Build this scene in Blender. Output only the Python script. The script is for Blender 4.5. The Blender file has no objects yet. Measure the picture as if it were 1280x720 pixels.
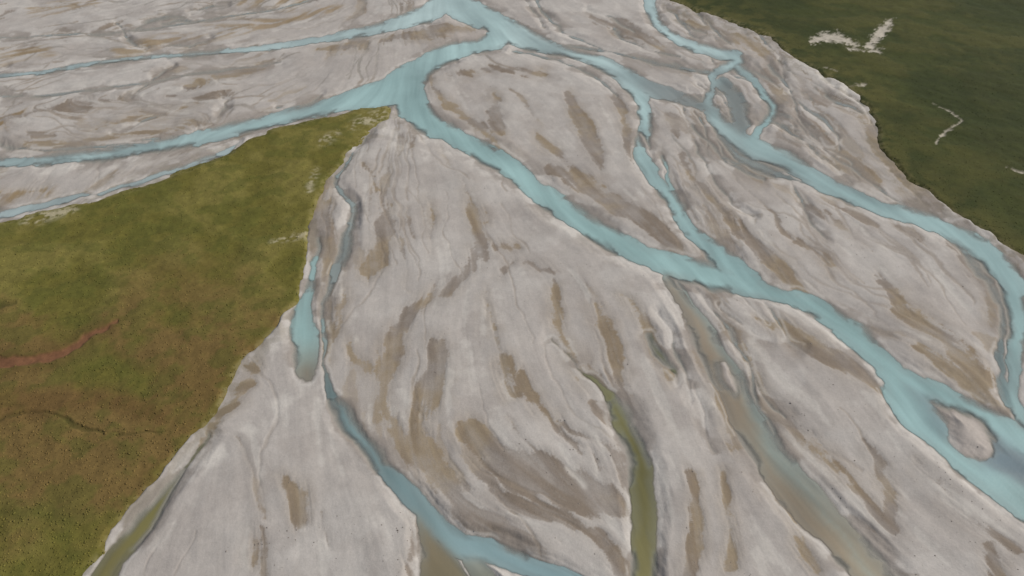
import bpy, math, numpy as np
from mathutils import Vector
rng = np.random.default_rng(7)
# ------------------------------------------------------------------ survey -> ground
H = 120.0; P = math.radians(40.0); F = 864.0
def ground(u, v):
    x = (u-640)/F; y = (360-v)/F
    t = H/(math.sin(P)-y*math.cos(P))
    return x*t, (math.cos(P)+y*math.sin(P))*t
# ------------------------------------------------------------------ helpers
def lin(c, k=1.0):
    c = np.array(c, float)/255
    return np.where(c <= .04045, c/12.92, ((c+.055)/1.055)**2.4)*k
def sst(a, b, x):
    t = np.clip((x-a)/(b-a), 0, 1); return t*t*(3-2*t)
_lat = {}
def vnoise(x, y, seed):
    if seed not in _lat: _lat[seed] = np.random.default_rng(seed).random((256, 256)).astype(np.float32)
    L = _lat[seed]
    xf = np.floor(x); yf = np.floor(y)
    xi = xf.astype(np.int64) & 255; yi = yf.astype(np.int64) & 255
    fx = x-xf; fy = y-yf
    fx = fx*fx*(3-2*fx); fy = fy*fy*(3-2*fy)
    x1 = (xi+1) & 255; y1 = (yi+1) & 255
    return (L[yi, xi]*(1-fx)+L[yi, x1]*fx)*(1-fy)+(L[y1, xi]*(1-fx)+L[y1, x1]*fx)*fy
def fbm(x, y, seed, o=4, g=.5):
    s = 0; a = 1; n = 0
    for i in range(o):
        s = s+a*vnoise(x, y, seed+i); n += a; a *= g
        x, y = (x*1.6-y*1.2)+13.7, (x*1.2+y*1.6)+7.1
    return s/n
def catmull(pts, n=6):
    p = np.array(pts, float)
    q = np.vstack([2*p[0]-p[1], p, 2*p[-1]-p[-2]])
    out = []
    for i in range(1, len(q)-2):
        for k in range(n):
            t = k/n
            out.append(.5*((2*q[i])+(-q[i-1]+q[i+1])*t+(2*q[i-1]-5*q[i]+4*q[i+1]-q[i+2])*t*t+(-q[i-1]+3*q[i]-3*q[i+1]+q[i+2])*t**3))
    out.append(p[-1]); out = np.array(out)
    if out.shape[1] > 2: out[:, 2] = np.maximum(out[:, 2], .8)
    return out
# ------------------------------------------------------------------ map grid
def axis(lo, hi, d, ext):
    core = list(np.arange(lo, hi, d))
    left = []; x = lo; s = d
    while x > ext[0]:
        s = min(s*1.045, ext[2]); x -= s; left.append(x)
    right = []; x = core[-1]; s = d
    while x < ext[1]:
        s = min(s*1.045, ext[2]); x += s; right.append(x)
    return np.array(left[::-1]+core+right)
us = axis(-30, 1310, 1.15, (-2600, 3900, 60))
vs = axis(-10, 740, 1.05, (-300, 2600, 50))
vs = vs[vs > -330]
vs = np.concatenate([[-364.2, -363, -361, -358, -354, -349, -343, -336], np.unique(np.concatenate([np.arange(-328, vs[0], 6), vs]))])
U, V = np.meshgrid(us, vs)
X, Y = ground(U, V)
NV, NU = U.shape
persp = np.clip((V+366)/726, .05, 2)            # relative size on the map sheet
pc = np.clip(persp, .35, 1.2)
def warp(amp, sc, seed):
    a = fbm(X/sc, Y/sc, seed, 4)-.5; b = fbm(X/sc+50, Y/sc+91, seed+20, 4)-.5
    return U+a*amp*2*persp, V+b*amp*2*persp*np.clip(persp, .2, 1)
def strokes(sl, Uw, Vw, M=25., wm=14., default=-99., cols=False, sub=6):
    Fd = np.full(U.shape, default); C = np.zeros(U.shape+(4,)) if cols else None
    W = np.full(U.shape, 1e-9) if cols else None
    for s in sl:
        pts = catmull(s['p'], sub); n = len(pts)-1
        for i in range(n):
            a, b = pts[i], pts[i+1]
            m = max(a[2], b[2])/2+M+wm
            i0, i1 = np.searchsorted(us, [min(a[0], b[0])-m, max(a[0], b[0])+m])
            j0, j1 = np.searchsorted(vs, [min(a[1], b[1])-m, max(a[1], b[1])+m])
            if i1 <= i0 or j1 <= j0: continue
            x = Uw[j0:j1, i0:i1]; y = Vw[j0:j1, i0:i1]
            dx, dy = b[0]-a[0], b[1]-a[1]; L = dx*dx+dy*dy+1e-9
            t = np.clip(((x-a[0])*dx+(y-a[1])*dy)/L, 0, 1)
            d = (a[2]+(b[2]-a[2])*t)/2-np.hypot(x-a[0]-dx*t, y-a[1]-dy*t)
            v = Fd[j0:j1, i0:i1]; np.maximum(v, d, out=v)
            if cols:
                w = np.exp(np.clip(d, -M, 12)/5.5)*(d > -M)*s.get('g', 1.)
                c0 = np.append(lin(s['c'][0]), s.get('o', 1.)); c1 = np.append(lin(s['c'][-1]), s.get('o2', s.get('o', 1.)))
                c = c0+(c1-c0)*((i+.5)/n)
                W[j0:j1, i0:i1] += w; C[j0:j1, i0:i1] += w[..., None]*c
    return (Fd, C/W[..., None]) if cols else Fd
# ------------------------------------------------------------------ river survey
PALE=(182,208,210); TQ=(154,189,191); TQ2=(144,179,182); DEEP=(118,145,151); GRT=(138,147,147)
OL=(110,110,66); OL2=(124,122,86); BLG=(164,184,188)
R = [
 dict(p=[(540,-140,60),(555,-60,50),(566,0,38),(596,18,34),(628,40,34),(604,54,24),(562,66,24),(528,84,30),(506,108,40),(512,132,36)], c=[PALE,TQ]),
 dict(p=[(504,108,44),(530,148,34),(580,178,27),(640,212,29),(690,252,28),(740,285,30),(800,318,31),(860,338,34),(920,352,30),(980,370,25),(1030,390,28),(1078,425,30),(1112,462,36),(1138,505,46),(1180,552,40),(1230,592,40),(1290,635,46),(1380,700,50),(1500,790,50)], c=[TQ,TQ2]),
 dict(p=[(1105,462,28),(1150,480,36),(1190,498,34),(1235,528,36),(1290,562,40),(1400,630,40)], c=[TQ2,TQ2]),
 dict(p=[(1225,560,26),(1250,572,34),(1300,596,36)], c=[(104,124,134),(104,124,134)], g=5),
 dict(p=[(1130,478,8),(1155,502,16),(1168,525,18),(1180,545,8)], c=[DEEP,(108,132,140)], g=4),
 dict(p=[(508,104,46),(470,120,36),(430,128,26),(380,140,20),(300,160,19),(200,182,18),(100,196,16),(0,203,14),(-100,208,15),(-400,215,16),(-900,225,16)], c=[TQ,BLG]),
 dict(p=[(300,178,4),(282,188,9),(240,205,8),(170,230,7),(100,246,9),(50,260,12),(0,268,12),(-80,280,14),(-300,300,16)], c=[BLG,BLG]),
 dict(p=[(560,0,34),(530,18,24),(480,34,16),(420,46,12),(340,58,9),(240,68,7),(150,74,6),(60,88,6),(0,96,6),(-100,105,6),(-500,118,6)], c=[PALE,BLG]),
 dict(p=[(628,36,34),(665,52,26),(712,66,14),(756,80,20),(788,102,26),(804,130,19),(806,160,19),(803,195,22),(820,225,19),(843,255,19),(866,290,22),(898,320,26),(940,352,28)], c=[PALE,TQ2]),
 dict(p=[(756,82,18),(800,106,24),(850,122,16),(895,138,11)], c=[BLG,GRT], o=.85, o2=.55),
 dict(p=[(828,196,4),(838,230,8),(852,262,10)], c=[TQ,TQ]),
 dict(p=[(800,-80,20),(812,-20,20),(814,15,14),(835,42,13),(880,62,15),(922,73,18),(905,86,13),(888,96,11),(893,108,11),(884,128,15),(905,160,25),(940,185,30),(985,203,25),(1040,235,23),(1100,258,23),(1170,283,24),(1225,310,30),(1258,345,32),(1273,400,30),(1266,460,20),(1275,520,22),(1310,570,24)], c=[PALE,TQ2]),
 dict(p=[(915,78,12),(940,98,12),(955,118,13),(966,140,12),(950,160,13),(938,180,18)], c=[TQ,TQ]),
 dict(p=[(902,104,18),(918,122,24),(925,145,26),(925,165,18)], c=[(146,164,166),GRT], o=.5,o2=.6),
 dict(p=[(700,56,4),(760,64,5),(820,78,6),(885,90,7)], c=[BLG,GRT], o=.7),
 dict(p=[(900,172,8),(925,196,12),(965,215,14),(1010,228,6)], c=[GRT,GRT], o=.7),
 dict(p=[(768,36,4),(780,50,4),(810,62,3),(850,70,3)], c=[GRT,GRT], o=.6),
 dict(p=[(660,-20,4),(676,10,4),(700,36,4),(745,58,3),(790,70,3)], c=[BLG,GRT], o=.6),
 dict(p=[(960,80,3),(985,110,4),(1000,150,3),(1035,190,4),(1085,225,3),(1140,262,3)], c=[GRT,GRT], o=.5),
 dict(p=[(965,150,3),(990,165,4),(1005,178,3),(1030,200,2)], c=[GRT,GRT], o=.6),
 dict(p=[(850,128,3),(862,155,4),(890,182,4),(915,205,5),(955,225,4)], c=[GRT,GRT], o=.6),
 dict(p=[(1190,300,5),(1225,340,8),(1252,390,8),(1250,450,12),(1262,500,16)], c=[GRT,DEEP], o=.6),
 dict(p=[(462,166,3),(440,195,4),(420,225,6),(432,246,9),(440,262,8),(436,295,14),(426,330,17),(408,370,10),(403,405,8),(406,435,8),(402,458,9)], c=[(144,163,165),GRT],o=1),
 dict(p=[(398,300,3),(394,325,9),(387,360,14),(382,395,26),(381,425,34)], c=[TQ,TQ], g=3),
 dict(p=[(381,425,34),(382,458,34),(384,474,20)], c=[TQ,(158,140,116)], o=1,o2=.7, g=2),
 dict(p=[(402,455,8),(414,492,16),(440,535,21),(485,588,25),(528,640,31),(568,678,42),(620,690,32),(680,712,28),(760,745,34),(900,800,34)], c=[(120,146,150),(128,157,165)]),
 dict(p=[(516,640,6),(538,685,36),(556,725,70),(570,800,90)], c=[(142,132,108),(134,130,106)], o=.75),
 dict(p=[(590,705,24),(610,735,40),(640,790,60)], c=[(132,142,138),(134,130,106)], o=.9),
 dict(p=[(690,420,2),(716,452,5),(745,482,12),(776,522,26),(798,570,36),(807,620,36),(805,670,34),(800,725,35),(790,830,36)], c=[OL,OL2],o=1),
 dict(p=[(812,420,7),(826,442,12),(848,474,3)], c=[(100,106,50),OL], g=2),
 dict(p=[(832,350,12),(858,388,22),(886,432,30),(915,485,34),(940,535,36),(985,598,48),(1030,650,46),(1072,695,42),(1120,750,44),(1200,840,44)], c=[(154,144,128),(148,135,112)], o=.8,o2=.9),
 dict(p=[(848,352,5),(885,410,9),(925,470,9),(950,535,22),(985,585,28),(1030,640,18),(1078,700,12),(1110,740,12)], c=[(136,152,150),(146,168,167)], o=.9, g=4),
 dict(p=[(872,362,3),(900,400,5),(935,450,6),(945,500,7),(965,540,8)], c=[GRT,GRT], o=.7),
 dict(p=[(262,545,4),(228,590,8),(190,638,16),(158,680,24),(122,728,34),(80,790,40)], c=[OL,(122,118,80)], o=.9),
 dict(p=[(0,184,4),(60,187,4),(130,183,3),(200,172,2)], c=[GRT,BLG],o=.6),
 dict(p=[(640,64,3),(700,76,3),(748,100,4),(770,120,2)], c=[GRT,GRT],o=.5),
 dict(p=[(-40,52,3),(60,44,3),(160,40,3),(260,24,3),(360,8,3),(430,-20,3)], c=[BLG,BLG],o=.5),
 dict(p=[(-40,122,3),(60,118,4),(150,108,3),(260,90,3),(350,78,3)], c=[BLG,GRT],o=.45),
]
ISL = [dict(p=[(1192,522,16),(1206,543,38),(1224,560,24)]), dict(p=[(905,455,8),(912,472,12),(918,486,5)]),
       dict(p=[(800,170,2),(822,205,5),(832,215,3)]), dict(p=[(560,44,8),(590,44,10),(604,40,5)])]
# damp silt patches and abandoned channels
Wt = [
 [(575,228,3),(592,262,14),(602,300,20),(594,335,17),(560,362,14),(528,384,14),(505,412,18),(490,445,18),(478,480,22),(472,530,14)],
 [(478,500,12),(510,560,24),(560,620,36),(620,665,40),(680,700,30)],
 [(555,352,5),(535,372,6),(512,392,6)],
 [(540,430,4),(552,460,38),(538,500,28),(524,550,22),(556,600,16)],
 [(488,262,8),(478,300,26),(460,338,24)], [(440,430,6),(462,460,10)],
 [(618,120,6),(622,155,24)], [(672,172,10),(700,192,18)],
 [(712,120,6),(732,155,18),(748,195,18),(752,215,6)], [(690,210,8),(740,238,22),(790,268,26),(850,308,20)],
 [(608,372,4),(622,415,12)], [(628,455,12),(645,490,14)],
 [(580,540,26),(640,580,48),(700,610,54),(770,640,40)], [(362,598,12),(374,630,30),(378,660,8)],
 [(690,355,4),(698,400,8),(730,465,16),(770,500,16)], [(742,380,4),(762,430,9),(776,480,6)],
 [(780,365,3),(806,410,12),(842,465,14)], [(872,340,8),(898,390,16),(938,440,12)],
 [(930,275,4),(962,318,20),(1005,365,16)], [(1095,335,4),(1128,388,18),(1180,430,24),(1225,475,24)],
 [(940,395,8),(1000,418,20),(1060,455,20),(1105,490,10)], [(1080,560,6),(1108,610,18),(1122,665,8)],
 [(1010,560,6),(1060,612,16),(1118,668,14)], [(905,590,6),(908,640,12),(915,710,12)],
 [(858,595,10),(866,650,16),(858,725,12)], [(1238,680,10),(1255,730,20)], [(700,520,4),(760,560,12),(790,620,12)],
 [(940,450,14),(965,520,16),(1000,560,10)], [(1150,440,12),(1210,480,18),(1250,520,18)],
 [(1000,300,5),(1040,335,5)],[(1180,300,6),(1235,360,12),(1245,400,10)],
 [(210,118,6),(270,98,10),(340,76,6)], [(90,130,5),(160,124,6)], [(0,150,8),(60,140,8),(110,136,5)],
 [(120,160,6),(200,142,9),(290,118,6)], [(0,248,6),(60,238,8)], [(30,182,6),(140,172,8),(260,154,5)],
 [(480,50,8),(540,40,14),(590,36,10)], [(400,60,4),(460,56,6)], [(740,22,6),(780,40,12),(830,60,8)],
 [(960,95,14),(990,140,24),(1035,190,22),(1090,226,18)], [(1030,120,8),(1078,142,12),(1108,196,16),(1170,262,14)],
 [(860,30,10),(930,50,14),(975,80,16)], [(870,150,14),(895,185,16),(950,220,14)],
 [(410,230,12),(400,270,28),(404,320,24),(410,360,16)], [(398,350,10),(410,400,18),(404,450,16)],
 [(425,340,10),(430,380,12),(415,430,10)], [(625,310,4),(648,312,5)], [(770,120,6),(782,160,8),(790,200,8)],
 [(850,190,6),(880,240,10),(930,290,10)], [(655,330,3),(690,345,6)], [(540,90,5),(550,120,8),(600,160,6),(650,200,6)],
 [(250,560,6),(290,510,5),(320,455,5)], [(310,660,3),(312,700,6)], [(700,640,8),(760,690,20),(780,720,24)],
 [(560,95,4),(620,88,6),(680,92,5)], [(450,200,3),(470,235,5)],[(1150,590,8),(1210,640,12),(1270,690,12)],
 [(655,470,3),(690,520,6),(730,560,4)],[(500,600,6),(520,660,10),(520,700,8)],[(740,560,5),(748,600,9),(756,640,6)],
 [(970,600,4),(1000,660,8),(1030,710,6)],[(640,330,3),(626,352,4)],[(530,250,3),(545,290,5),(540,320,3)],
 [(610,620,6),(660,640,16),(720,656,12)],[(850,375,6),(880,440,20),(905,500,22),(925,545,14)],
]
YEL = [[(150,64,6),(230,46,10),(330,32,9),(420,12,6)], [(0,152,10),(40,146,8)], [(0,70,6),(60,66,5)], [(0,250,8),(60,240,6)], [(40,12,6),(120,4,6)],
       [(300,8,8),(420,-10,8)]]
WHT = [[(372,492,10),(340,515,14),(290,560,16),(220,610,14)], [(460,140,5),(480,165,7),(540,180,5),(600,210,4),(660,255,4),(720,296,4),(780,330,4)],  # second stroke: sunlit lower-left bank of the main channel, painted pale
       [(330,450,10),(350,425,6)], [(465,650,8),(490,680,16)], [(190,680,12),(240,640,10)], [(480,180,8),(530,195,10)],
       [(1000,75,5),(1050,110,7),(1090,140,5)], [(370,690,8),(380,660,6)], [(530,72,4),(570,74,5),(610,66,4)], [(500,480,6),(520,520,5)],
       [(850,340,6),(880,352,8)], [(960,378,5),(1010,396,5),(1060,430,5)], [(705,590,5),(725,612,8)],[(50,215,8),(160,205,8),(270,180,6)]]
# ------------------------------------------------------------------ flow-aligned sediment streaks
RS = 1.25
ru = np.arange(-420, 1720, RS); rv = np.arange(-220, 860, RS)
cu, cv = np.meshgrid(np.arange(-420, 1740, 12.), np.arange(-220, 880, 12.))
DX = np.zeros(cu.shape); DY = np.zeros(cu.shape)
allp = [s['p'] for s in R]+Wt
for p in allp:
    q = catmull(p, 2)
    for a, b in zip(q[:-1], q[1:]):
        dx, dy = b[0]-a[0], b[1]-a[1]; L = math.hypot(dx, dy)+1e-6
        if dx < -20 and a[0] < 0: pass
        d2 = (cu-(a[0]+b[0])/2)**2+(cv-(a[1]+b[1])/2)**2
        w = L/(d2+500)**1.15
        sg = -1. if (p[0][0] < -30 and p[-1][0] > 300) else 1.
        DX += sg*w*dx/L; DY += sg*w*dy/L
n = np.hypot(DX, DY)+1e-12; DX /= n; DY /= n
RU, RV = np.meshgrid(ru, rv)
def bil(A, x, y):
    x = np.clip(x, 0, A.shape[1]-1.001); y = np.clip(y, 0, A.shape[0]-1.001)
    xi = x.astype(int); yi = y.astype(int); fx = x-xi; fy = y-yi
    return (A[yi, xi]*(1-fx)+A[yi, xi+1]*fx)*(1-fy)+(A[yi+1, xi]*(1-fx)+A[yi+1, xi+1]*fx)*fy
rdx = bil(DX, (RU+420)/12, (RV+220)/12); rdy = bil(DY, (RU+420)/12, (RV+220)/12)
rx, ry = ground(RU, RV)
an = (fbm(rx/32, ry/32, 300, 3)-.5)*1.0
rdx, rdy = rdx*np.cos(an)-rdy*np.sin(an), rdx*np.sin(an)+rdy*np.cos(an)
rp = np.clip((RV+366)/726, .25, 1.5)
def lic(N, steps):
    acc = N.copy(); wsum = 1.
    for sg in (1, -1):
        x = np.tile(np.arange(len(ru), dtype=np.float32), (len(rv), 1)); y = np.tile(np.arange(len(rv), dtype=np.float32)[:, None], (1, len(ru)))
        for k in range(steps):
            xi = np.clip(x.astype(np.int32), 0, len(ru)-1); yi = np.clip(y.astype(np.int32), 0, len(rv)-1)
            st = rp[yi, xi]*1.5*sg
            x += rdx[yi, xi]*st; y += rdy[yi, xi]*st
            xi = np.clip(x.astype(np.int32), 0, len(ru)-1); yi = np.clip(y.astype(np.int32), 0, len(rv)-1)
            w = 1-k/steps; acc += N[yi, xi]*w; wsum += w
    acc /= wsum
    return (acc-acc.mean())/acc.std()
Lf = lic(rng.random(RU.shape)*1.0+vnoise(rx/.5, ry/.5, 41), 12)
Lb = lic(fbm(rx/2.4, ry/2.4, 51, 3, .55), 26)
Lc = lic(fbm(rx/7., ry/7., 61, 4, .55), 28)
inside = sst(0, 120, np.minimum(np.minimum(U+420, 1700-U), np.minimum(V+220, 850-V)))
def samp(A):
    s = bil(A, (U+420)/RS, (V+220)/RS)
    return s*inside+(fbm(X/9, Y/18, 71, 4)-.5)*5*(1-inside)
Zf, Zb, Zc = samp(Lf), samp(Lb), samp(Lc)
# streamline-traced rills and spindle shaped silt leaves
def trace(u, v, n, step, wob):
    pts = []; a = 0.
    for i in range(n):
        ix = int(np.clip((u+420)/RS, 0, len(ru)-1)); iy = int(np.clip((v+220)/RS, 0, len(rv)-1))
        pts.append([u, v]); a = a*.8+rng.normal(0, wob)
        dx, dy = rdx[iy, ix], rdy[iy, ix]; s = step*rp[iy, ix]
        u += (dx*math.cos(a)-dy*math.sin(a))*s; v += (dx*math.sin(a)+dy*math.cos(a))*s
    return np.array(pts)
def seed(near=1.):
    if rng.random() < .38: return rng.uniform(820, 1130), rng.uniform(-30, 300)
    if rng.random() < .5*(2-near): return rng.uniform(-60, 520), rng.uniform(-60, 230)
    return rng.uniform(-60, 1340), 740-780*rng.random()**.8
rill, leaf = [], []
for i in range(400):
    u, v = seed(.6); n = rng.integers(6, 15); p = trace(u, v, n, 16, .15)
    k = np.sin(np.linspace(.1, math.pi-.05, n)); w = (1.0+4.5*rng.random()**1.6)*k*np.clip((p[:, 1]+366)/726, .3, 1.2)
    rill.append(dict(p=np.column_stack([p, w])))
for i in range(210):
    u, v = seed(); n = rng.integers(3, 8); p = trace(u, v, n, 15, .10)
    k = np.sin(np.linspace(.12, math.pi-.1, n))**1.3; w = (5+18*rng.random()**2.)*k*np.clip((p[:, 1]+366)/726, .3, 1.2)
    leaf.append(dict(p=np.column_stack([p, w])))
for i in range(48):          # faint side threads of water
    if i < 26: u, v = rng.uniform(850, 1060), rng.uniform(20, 200)
    elif i < 32: u, v = rng.uniform(640, 860), rng.uniform(-20, 60)
    elif i < 42: u, v = rng.uniform(0, 420), rng.uniform(-10, 190)
    else: u, v = rng.uniform(820, 960), rng.uniform(350, 520)
    n = rng.integers(6, 12); p = trace(u, v, n, 15, .2)
    k = np.sin(np.linspace(.1, math.pi-.05, n)); w = rng.uniform(2.5, 5.5)*k*.8
    R.append(dict(p=np.column_stack([p, w]), c=[GRT, BLG], o=rng.uniform(.35, .75), g=.5))
# ------------------------------------------------------------------ masks
U1, V1 = warp(6, 8., 101)
U2, V2 = warp(12, 12., 141)
n1 = fbm(X/22, Y/22, 201, 5); n2 = fbm(X/3, Y/3, 211, 4, .55); n4 = fbm(X/.8, Y/.8, 231, 3, .6); n5 = fbm(X/9, Y/9, 241, 5); n6 = fbm(X/15, Y/15, 281, 3, .4)
Wd, Wc = strokes(R, U1, V1, cols=True)
Isl = np.full(U.shape, -99.)
for s in ISL:
    q = strokes([s], U1, V1); Isl = np.maximum(Isl, q); Wd = np.minimum(Wd, -q)
Wd = Wd+(Zb*1.1+Zf*.25+(n2-.5)*3+(n5-.5)*8)*persp
Sw = strokes([dict(p=p) for p in Wt], U2, V2, M=24)
Sl = strokes(leaf, U2, V2, M=16, sub=3)
Sr = strokes(rill, U2, V2, M=6, sub=3)
Sy = strokes([dict(p=p) for p in YEL], U2, V2, M=20)
Sh = strokes([dict(p=p) for p in WHT], U1, V1, M=20)
GL = [(492,138),(480,131),(462,133),(440,138),(400,148),(350,158),(312,172),(298,184),(280,195),(230,212),(180,230),(120,248),(60,262),(0,278),(-120,300),(-500,360),(-3500,700),(-3500,2700),(-600,2700),(-60,960),(60,780),(100,722),(138,670),(178,622),(215,580),(248,540),(276,512),(290,475),(318,440),(350,410),(374,375),(384,335),(386,300),(393,262),(412,225),(436,190),(462,166),(488,150)]
GR = [(836,4),(870,16),(920,32),(962,48),(990,75),(1030,97),(1072,120),(1093,150),(1100,185),(1128,220),(1170,250),(1210,280),(1250,305),(1285,330),(1400,400),(1900,700),(4200,1800),(4200,-362),(1000,-362),(760,-120),(800,-30)]
def polysdf(poly, Uw, Vw):
    d = np.full(U.shape, 60.); ins = np.zeros(U.shape, bool)
    m = len(poly)
    for i in range(m):
        a = poly[i]; b = poly[(i+1) % m]
        if a[1] != b[1]:
            c = (a[1] > Vw) != (b[1] > Vw)
            ins ^= c & (Uw < (b[0]-a[0])*(Vw-a[1])/(b[1]-a[1])+a[0])
        i0, i1 = np.searchsorted(us, [min(a[0], b[0])-75, max(a[0], b[0])+75]); j0, j1 = np.searchsorted(vs, [min(a[1], b[1])-75, max(a[1], b[1])+75])
        if i1 <= i0 or j1 <= j0: continue
        x = Uw[j0:j1, i0:i1]; y = Vw[j0:j1, i0:i1]; dx = b[0]-a[0]; dy = b[1]-a[1]
        t = np.clip(((x-a[0])*dx+(y-a[1])*dy)/(dx*dx+dy*dy), 0, 1)
        v = d[j0:j1, i0:i1]; np.minimum(v, np.hypot(x-a[0]-dx*t, y-a[1]-dy*t), out=v)
    return np.where(ins, d, -d)
U3, V3 = warp(6, 6., 181)
gl = polysdf(GL, U3, V3); gr = polysdf(GR, U3, V3)
G = np.maximum(gl, gr); isR = gr > gl
# ------------------------------------------------------------------ riverbed colour / relief
def mix(A, c, m): return A+(np.asarray(c)-A)*m[..., None]
bed = np.zeros(U.shape+(3,))+lin((179,172,165))
bed = mix(bed, lin((190,184,177)), sst(.42, .66, n1)*.7)
bed = mix(bed, lin((167,159,152)), sst(.45, .64, n5+.05*Zc)*.5)
rt = sst(740, 880, U)*sst(330, 120, V)
farl = sst(230, 80, V)*sst(900, 500, U)
nearf = 1-np.maximum(rt, farl)
jag = 2.6*Zb+1.2*Zf+(n2-.5)*8+(n4-.5)*4
Swp = Sw/pc+jag+(n5-.5)*10; Slp = Sl/pc+jag*.9
body = np.maximum(sst(-2.2, 2.4, Swp), sst(-1.5, 2.2, Slp)*(.5+.4*sst(.4, .6, n1)))
tone = np.clip(.84+.11*np.clip(Zf, -1.3, 1.3)+.15*np.clip(Zb, -1.2, 1.2)+.5*(n2-.5), 0, 1)
halo = np.maximum(sst(-18, 4, Swp), sst(-9, 4, Slp)*.7)*.30           # drying fringe
tan = lin((151,136,114)); gry = lin((140,130,120))
wc = tan+(gry-tan)*sst(.44, .58, n1+Zf*.02+rt*.12-.02)[..., None]
wc = mix(wc, lin((124,109,92)), sst(.3, 1.7, Zb+.4*Zc)*.5)
m = np.clip(np.maximum(body*tone, halo*(1-body)), 0, 1)
bed = bed+(wc-bed)*m[..., None]
Srp = Sr/pc+(n2-.5)*2.5+.3*Zb
rl = sst(-1.8, .9, Srp)
rc = mix(np.zeros(U.shape+(3,))+lin((142,129,114)), lin((138,144,143)), np.clip(rt*.7+farl*.4, 0, 1)*sst(.45, .55, n5))
bed = bed+(rc-bed)*(rl*(.30+.40*sst(.42, .58, n1))*(1-.35*nearf))[..., None]
bed = mix(bed, lin((144,122,86)), sst(-8, 6, Sy+Zb*3)*sst(-.8, .8, Zb+(n2-.5)*2)*.7)
bed = mix(bed, lin((212,206,197)), sst(-8, 3, Sh)*sst(-.9, .7, -Zb+(n2-.5)*4)*.55)
bed = mix(bed, lin((212,207,198)), sst(1.2, 2.3, -Zb+(n2-.5)*3)*.32*(1-body))
wd = Wd/pc
mg = 1.5+16*sst(.46, .64, n5+.035*Zc)
bed = mix(bed, lin((142,133,124)), sst(0, 1, 1+wd/mg)*.6*sst(.42, .54, n5+.03*Zb))
bed = mix(bed, lin((206,201,193)), sst(-6, -3, wd)*sst(-.5, -2.5, wd)*.4*sst(.54, .46, n5))
bed = mix(bed, lin((180,171,163)), sst(-2, 6, Isl)*.9)
bed = mix(bed, lin((152,147,138)), sst(-1.0, 3, wd))
bed *= (1+.03*np.clip(Zf, -2, 2)+.08*(n2-.5)+.13*(n4-.5)+.015*np.clip(Zb, -2, 2))[..., None]
bed = mix(bed, lin((120,112,92)), sst(-26, -2, G)*sst(.45, .6, n2+Zb*.08)*.35)
relief = 1.2*(n6-.5)+.05*Zc+.02*Zb+1.0*(n1-.5)+.05*(n2-.5)+.03*(n4-.5)-.20*sst(-8, 6, Swp)-.12*sst(-6, 5, Slp)-.07*rl
bank = sst(0, -14, wd)
zbed = np.where(wd > 0, -.10-.08*np.clip(wd, 0, 8), 0)+bank*(.38+np.clip(relief, -.42, .9))-.085*(1-bank)*(wd <= 0)*sst(-3, 0, wd)
zbed = zbed*(1-sst(1, 8, G))-.6*sst(1, 8, G)
# ------------------------------------------------------------------ meshes
def mat(name, build):
    m = bpy.data.materials.new(name); m.use_nodes = True
    nt = m.node_tree; build(nt, nt.nodes['Principled BSDF'], nt.nodes['Material Output']); return m
def N(nt, t, **k):
    n = nt.nodes.new(t)
    for a, b in k.items(): setattr(n, a, b)
    return n
def detail(nt, bsdf, attr, scales, amt, bumpd, rough):
    L = nt.links.new
    at = N(nt, 'ShaderNodeAttribute', attribute_name=attr); tc = N(nt, 'ShaderNodeTexCoord')
    col = at.outputs['Color']; hsrc = None
    for sc, am in zip(scales, amt):
        nz = N(nt, 'ShaderNodeTexNoise'); nz.inputs['Scale'].default_value = sc; nz.inputs['Detail'].default_value = 5; nz.inputs['Roughness'].default_value = .65
        L(tc.outputs['Object'], nz.inputs['Vector'])
        mr = N(nt, 'ShaderNodeMapRange'); mr.inputs[1].default_value = .3; mr.inputs[2].default_value = .7; mr.inputs[3].default_value = 1-am; mr.inputs[4].default_value = 1+am
        L(nz.outputs[0], mr.inputs[0])
        vm = N(nt, 'ShaderNodeVectorMath', operation='SCALE'); L(col, vm.inputs[0]); L(mr.outputs[0], vm.inputs['Scale']); col = vm.outputs[0]
        hsrc = nz.outputs[0] if hsrc is None else hsrc
    L(col, bsdf.inputs['Base Color'])
    bp = N(nt, 'ShaderNodeBump'); bp.inputs['Strength'].default_value = .6; bp.inputs['Distance'].default_value = bumpd
    L(hsrc, bp.inputs['Height']); L(bp.outputs[0], bsdf.inputs['Normal'])
    bsdf.inputs['Roughness'].default_value = rough; bsdf.inputs['Specular IOR Level'].default_value = .2
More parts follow.
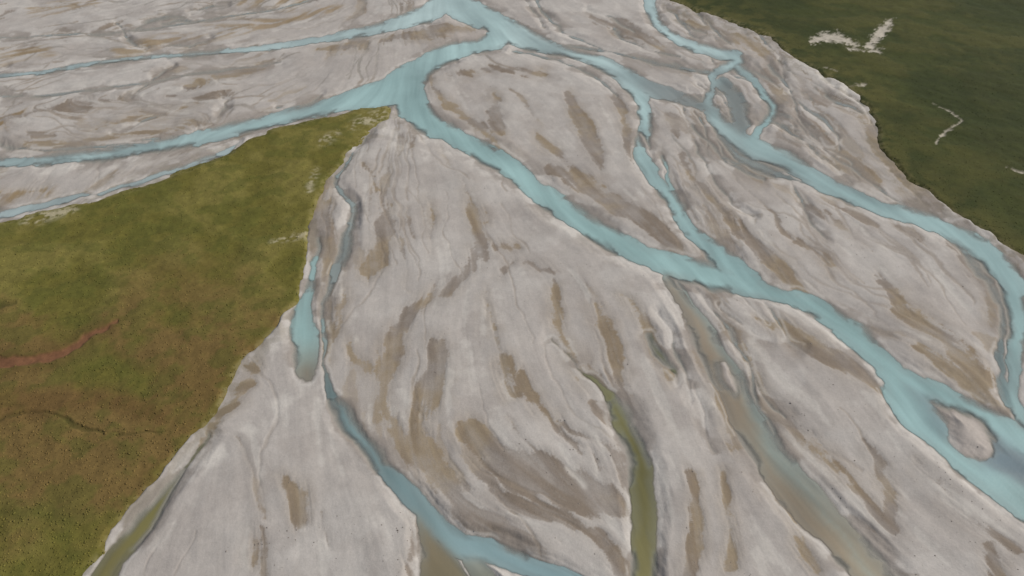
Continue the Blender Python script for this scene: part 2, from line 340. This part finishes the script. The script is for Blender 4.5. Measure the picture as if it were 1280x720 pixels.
def build(name, Z, col, mask, material, attr):
    idx = np.arange(NV*NU).reshape(NV, NU)
    q = mask[:-1, :-1] | mask[1:, :-1] | mask[:-1, 1:] | mask[1:, 1:]
    a = idx[:-1, :-1][q]; b = idx[:-1, 1:][q]; c = idx[1:, 1:][q]; d = idx[1:, :-1][q]
    faces = np.stack([d, c, b, a], 1)
    used = np.unique(faces); re = np.full(NV*NU, -1, np.int64); re[used] = np.arange(len(used))
    faces = re[faces].astype(np.int32)
    me = bpy.data.meshes.new(name)
    co = np.stack([X.ravel()[used], Y.ravel()[used], Z.ravel()[used]], 1).astype(np.float32)
    me.vertices.add(len(used)); me.vertices.foreach_set('co', co.ravel())
    me.loops.add(faces.size); me.loops.foreach_set('vertex_index', faces.ravel())
    me.polygons.add(len(faces)); me.polygons.foreach_set('loop_start', np.arange(0, faces.size, 4, dtype=np.int32))
    me.update(calc_edges=True)
    me.polygons.foreach_set('use_smooth', np.ones(len(faces), bool))
    ca = me.color_attributes.new(attr, 'FLOAT_COLOR', 'POINT')
    cc = np.ones((len(used), 4), np.float32); cc[:, :col.shape[-1]] = col.reshape(-1, col.shape[-1])[used]
    ca.data.foreach_set('color', cc.ravel())
    me.materials.append(material)
    ob = bpy.data.objects.new(name, me); bpy.context.scene.collection.objects.link(ob)
    return ob
K = .79
m_bed = mat('glacial_silt', lambda nt, b, o: detail(nt, b, 'Col', (2.2, .35), (.05, .03), .09, .9))
build('gravel_riverbed', zbed, np.clip(bed*K, 0, 1), np.ones(U.shape, bool), m_bed, 'Col')
# water
wcol = Wc[..., :3]*(1+.06*np.clip(Zb, -2, 2)+.03*np.clip(Zf, -2, 2)+.08*np.clip(Zc, -2, 2)+.40*(n1-.5))[..., None]
deep = sst(1, 13, wd)
wcol = mix(wcol, lin((142,153,154)), (1-deep)*np.clip(.2+.55*sst(.45, .6, n5+.03*Zb), 0, 1))
soft = 3+11*sst(.45, .62, n5+.03*Zb)
alpha = sst(0, 1, (wd+.6)/soft)*Wc[..., 3]
alpha = np.clip(alpha*(1-.35*sst(.4, 1.8, Zb)*(1-deep)), 0, .95)
wm = np.concatenate([np.clip(wcol*K*1.03*np.array([1.07, 1., .94]), 0, 1), alpha[..., None]], 2)
def wat(nt, b, o):
    L = nt.links.new
    at = N(nt, 'ShaderNodeAttribute', attribute_name='Col'); tc = N(nt, 'ShaderNodeTexCoord')
    L(at.outputs['Color'], b.inputs['Base Color']); b.inputs['Roughness'].default_value = .28; b.inputs['Specular IOR Level'].default_value = .4
    nz = N(nt, 'ShaderNodeTexNoise'); nz.inputs['Scale'].default_value = 1.6; nz.inputs['Detail'].default_value = 4
    L(tc.outputs['Object'], nz.inputs['Vector'])
    bp = N(nt, 'ShaderNodeBump'); bp.inputs['Strength'].default_value = .3; bp.inputs['Distance'].default_value = .06
    L(nz.outputs[0], bp.inputs['Height']); L(bp.outputs[0], b.inputs['Normal'])
    tr = N(nt, 'ShaderNodeBsdfTransparent'); mx = N(nt, 'ShaderNodeMixShader')
    L(at.outputs['Alpha'], mx.inputs[0]); L(tr.outputs[0], mx.inputs[1]); L(b.outputs[0], mx.inputs[2]); L(mx.outputs[0], o.inputs['Surface'])
build('braided_river_water', np.full(U.shape, -.07), wm, (wd > -1) & (G < 4), mat('glacial_water', wat), 'Col')
# grassland
g1 = fbm(X/30, Y/30, 401, 5); g2 = fbm(X/5, Y/5, 411, 4); g3 = fbm(X/1.1, Y/1.1, 421, 3); g4 = fbm(X/12+Y/40, Y/12, 431, 4); g5 = fbm(X/2.5, Y/2.5, 441, 4)
gc = np.zeros(U.shape+(3,))+lin((106,100,45))
gc = mix(gc, lin((130,121,64)), sst(.4, .62, g4)*.65)
brown = sst(.42, .60, g1*.6+g4*.4+sst(330, 520, V)*.09-sst(200, 350, U)*.05+(g5-.5)*.14)*sst(260, 420, V)
gc = mix(gc, lin((115,91,54)), brown*.8)
gc = mix(gc, lin((82,84,35)), sst(.44, .6, g2*.7+g5*.3)*.55)
gcr = np.zeros(U.shape+(3,))+lin((63,68,28)); gcr = mix(gcr, lin((82,80,38)), sst(.42, .6, g4)*.6); gcr = mix(gcr, lin((49,57,22)), sst(.42, .6, g1*.8+g2*.2)*.7)
gcr = mix(gcr, lin((96,90,46)), sst(45, 0, gr)*sst(.4, .6, g2)*.5)
gc = np.where(isR[..., None], gcr, gc)
def gst(pl, c, m, rag=2., hard=(-2, 2)):
    global gc
    s = strokes([dict(p=p) for p in pl], U3, V3, M=15); k = sst(hard[0], hard[1], s+(g3-.5)*rag+(g5-.5)*rag); gc = mix(gc, lin(c), k*m); return k
gst([[(-60,466,30),(0,458,28),(40,452,26),(80,440,22),(110,424,18),(148,406,8)]], (96,78,42), .5, hard=(-10, 6))
kr = gst([[(-60,466,15),(0,458,14),(40,452,12),(80,440,10),(110,424,7),(148,406,2)]], (122,84,60), .9)
kd = gst([[(-40,530,8),(0,526,5),(50,519,3),(80,526,4),(96,536,7),(130,546,3)], [(-10,388,5),(22,380,3)], [(150,545,2),(200,543,1)]], (60,62,26), .5)  # dark lines in the grass; second stroke is a shadow painted in
gst([[(-40,505,20),(40,510,30),(120,500,22),(200,520,16)]], (100,72,42), .4, hard=(-14, 8))
kw = gst([[(1014,52,4),(1036,48,12),(1056,52,8),(1068,58,4)], [(1114,26,4),(1106,36,9),(1094,50,11),(1088,60,8),(1098,66,3)], [(1060,63,2),(1080,62,2),(1100,66,3)]], (196,187,172), .85, rag=9, hard=(-2.5, 3.))
kw = np.maximum(kw, gst([[(1168,130,1),(1192,143,2),(1200,154,2),(1182,166,2),(1168,180,2)], [(1256,212,1),(1282,219,2)], [(1030,86,1),(1046,92,1)],[(1060,110,1),(1082,106,1)]], (190,180,164), .85, rag=4, hard=(-1.5, 2.2)))
kp = gst([[(440,160,8),(465,150,14),(480,142,10)], [(340,306,5),(362,300,10),(380,296,8)], [(30,280,3),(60,272,14),(95,262,6)], [(400,180,5),(420,170,7)], [(388,240,5),(398,215,4)]], (176,164,136), 0., hard=(-6, 6))
gc = mix(gc, lin((186,176,150)), kp*sst(.42, .62, g3*.6+g2*.4)*.7)
fr = sst(9, 0, G)*sst(.45, .6, g3); gc = mix(gc, lin((140,130,92)), fr*.5)
gtex = np.where(isR, .55, .8)
gc *= (1+(.36*(g3-.5)+.36*(g5-.5))*gtex+.25*(g2-.5))[..., None]
zg = -.1+.70*sst(-1, 8, G/pc)+.14*(g3-.5)*gtex+.35*(g2-.5)*sst(0, 20, G)+1.2*(g4-.5)*sst(0, 60, G)-.4*kr-.35*kw-.3*kd
zg = np.where(G < 0, -.6, zg)
m_gr = mat('alpine_meadow', lambda nt, b, o: detail(nt, b, 'Col', (1.6, .25), (.12, .10), .14, .95))
build('meadow_grassland', zg, np.clip(gc*K, 0, 1), G > -1, m_gr, 'Col')
# ------------------------------------------------------------------ scattered stones and tussocks (each one mesh)
def scatter(name, px, py, pz, size, flat, col, material):
    t = (1+5**.5)/2
    iv = np.array([(-1,t,0),(1,t,0),(-1,-t,0),(1,-t,0),(0,-1,t),(0,1,t),(0,-1,-t),(0,1,-t),(t,0,-1),(t,0,1),(-t,0,-1),(-t,0,1)])/1.9
    fc = np.array([(0,11,5),(0,5,1),(0,1,7),(0,7,10),(0,10,11),(1,5,9),(5,11,4),(11,10,2),(10,7,6),(7,1,8),(3,9,4),(3,4,2),(3,2,6),(3,6,8),(3,8,9),(4,9,5),(2,4,11),(6,2,10),(8,6,7),(9,8,1)])
    n = len(px); v = iv[None]*(1+rng.normal(0, .18, (n, 12, 1)))
    v = v*size[:, None, None]*np.stack([rng.uniform(.7, 1.4, n), rng.uniform(.7, 1.4, n), np.full(n, flat)], 1)[:, None]
    v += np.stack([px, py, pz], 1)[:, None]
    f = (fc[None]+12*np.arange(n)[:, None, None]).reshape(-1, 3).astype(np.int32)
    me = bpy.data.meshes.new(name)
    me.vertices.add(n*12); me.vertices.foreach_set('co', v.astype(np.float32).ravel())
    me.loops.add(f.size); me.loops.foreach_set('vertex_index', f.ravel())
    me.polygons.add(len(f)); me.polygons.foreach_set('loop_start', np.arange(0, f.size, 3, dtype=np.int32))
    me.update(calc_edges=True)
    ca = me.color_attributes.new('Col', 'FLOAT_COLOR', 'POINT')
    cc = np.ones((n, 12, 4), np.float32); cc[..., :3] = col[:, None]
    ca.data.foreach_set('color', cc.ravel()); me.materials.append(material)
    ob = bpy.data.objects.new(name, me); bpy.context.scene.collection.objects.link(ob)
flat_i = np.flatnonzero(((wd < -4) & (G < -3) & (V > 60) & (V < 800) & (U > -100) & (U < 1380) & (n1+.12*Zb > .56)).ravel())
pk = rng.choice(flat_i, 800, replace=False)
jit = lambda n: rng.uniform(-.3, .3, n)
sz = .05+.11*rng.random(len(pk))**3
scatter('river_stones', X.ravel()[pk]+jit(len(pk)), Y.ravel()[pk]+jit(len(pk)), zbed.ravel()[pk]+sz*.15, sz, .45, lin((130,122,114))[None]*rng.uniform(.7, 1.2, (len(pk), 1)), m_bed)
gi = np.flatnonzero(((G > 2) & (V > -10) & (V < 800) & (U > -150) & (U < 1400) & (kw < .1) & (kr < .1)).ravel())
pk = rng.choice(gi, 20000, replace=False)
sz = .08+.16*rng.random(len(pk))**2
tc = gc.reshape(-1, 3)[pk]*K*rng.uniform(.85, 1.35, (len(pk), 1))
scatter('grass_tussocks', X.ravel()[pk]+jit(len(pk)), Y.ravel()[pk]+jit(len(pk)), zg.ravel()[pk]+sz*.05, sz, .4, np.clip(tc, 0, 1), m_gr)
# ------------------------------------------------------------------ light, sky, camera
sc = bpy.context.scene
w = bpy.data.worlds.new("World"); sc.world = w; w.use_nodes = True
nt = w.node_tree; bg = nt.nodes['Background']; sky = nt.nodes.new('ShaderNodeTexSky'); sky.sky_type = 'NISHITA'; sky.sun_disc = False
el, az = math.radians(42), math.radians(75)
sky.sun_elevation = el; sky.sun_rotation = az
nt.links.new(sky.outputs[0], bg.inputs[0]); bg.inputs[1].default_value = .062
sl = bpy.data.lights.new('sun', 'SUN'); sl.energy = 4.35; sl.angle = math.radians(.5); sl.color = (1, .955, .89)
so = bpy.data.objects.new('sun', sl); sc.collection.objects.link(so)
so.rotation_euler = Vector((math.sin(az)*math.cos(el), math.cos(az)*math.cos(el), math.sin(el))).to_track_quat('Z', 'Y').to_euler()
so.location = (80, 60, 200)
cam = bpy.data.cameras.new('camera'); co = bpy.data.objects.new('camera', cam); sc.collection.objects.link(co)
co.location = (0, 0, H); co.rotation_euler = (math.pi/2-P, 0, 0)
cam.sensor_width = 36; cam.lens = F*36/1280; cam.clip_end = 200000; cam.clip_start = .5
sc.camera = co
sc.view_settings.view_transform = 'Standard'; sc.view_settings.look = 'None'; sc.view_settings.exposure = 0
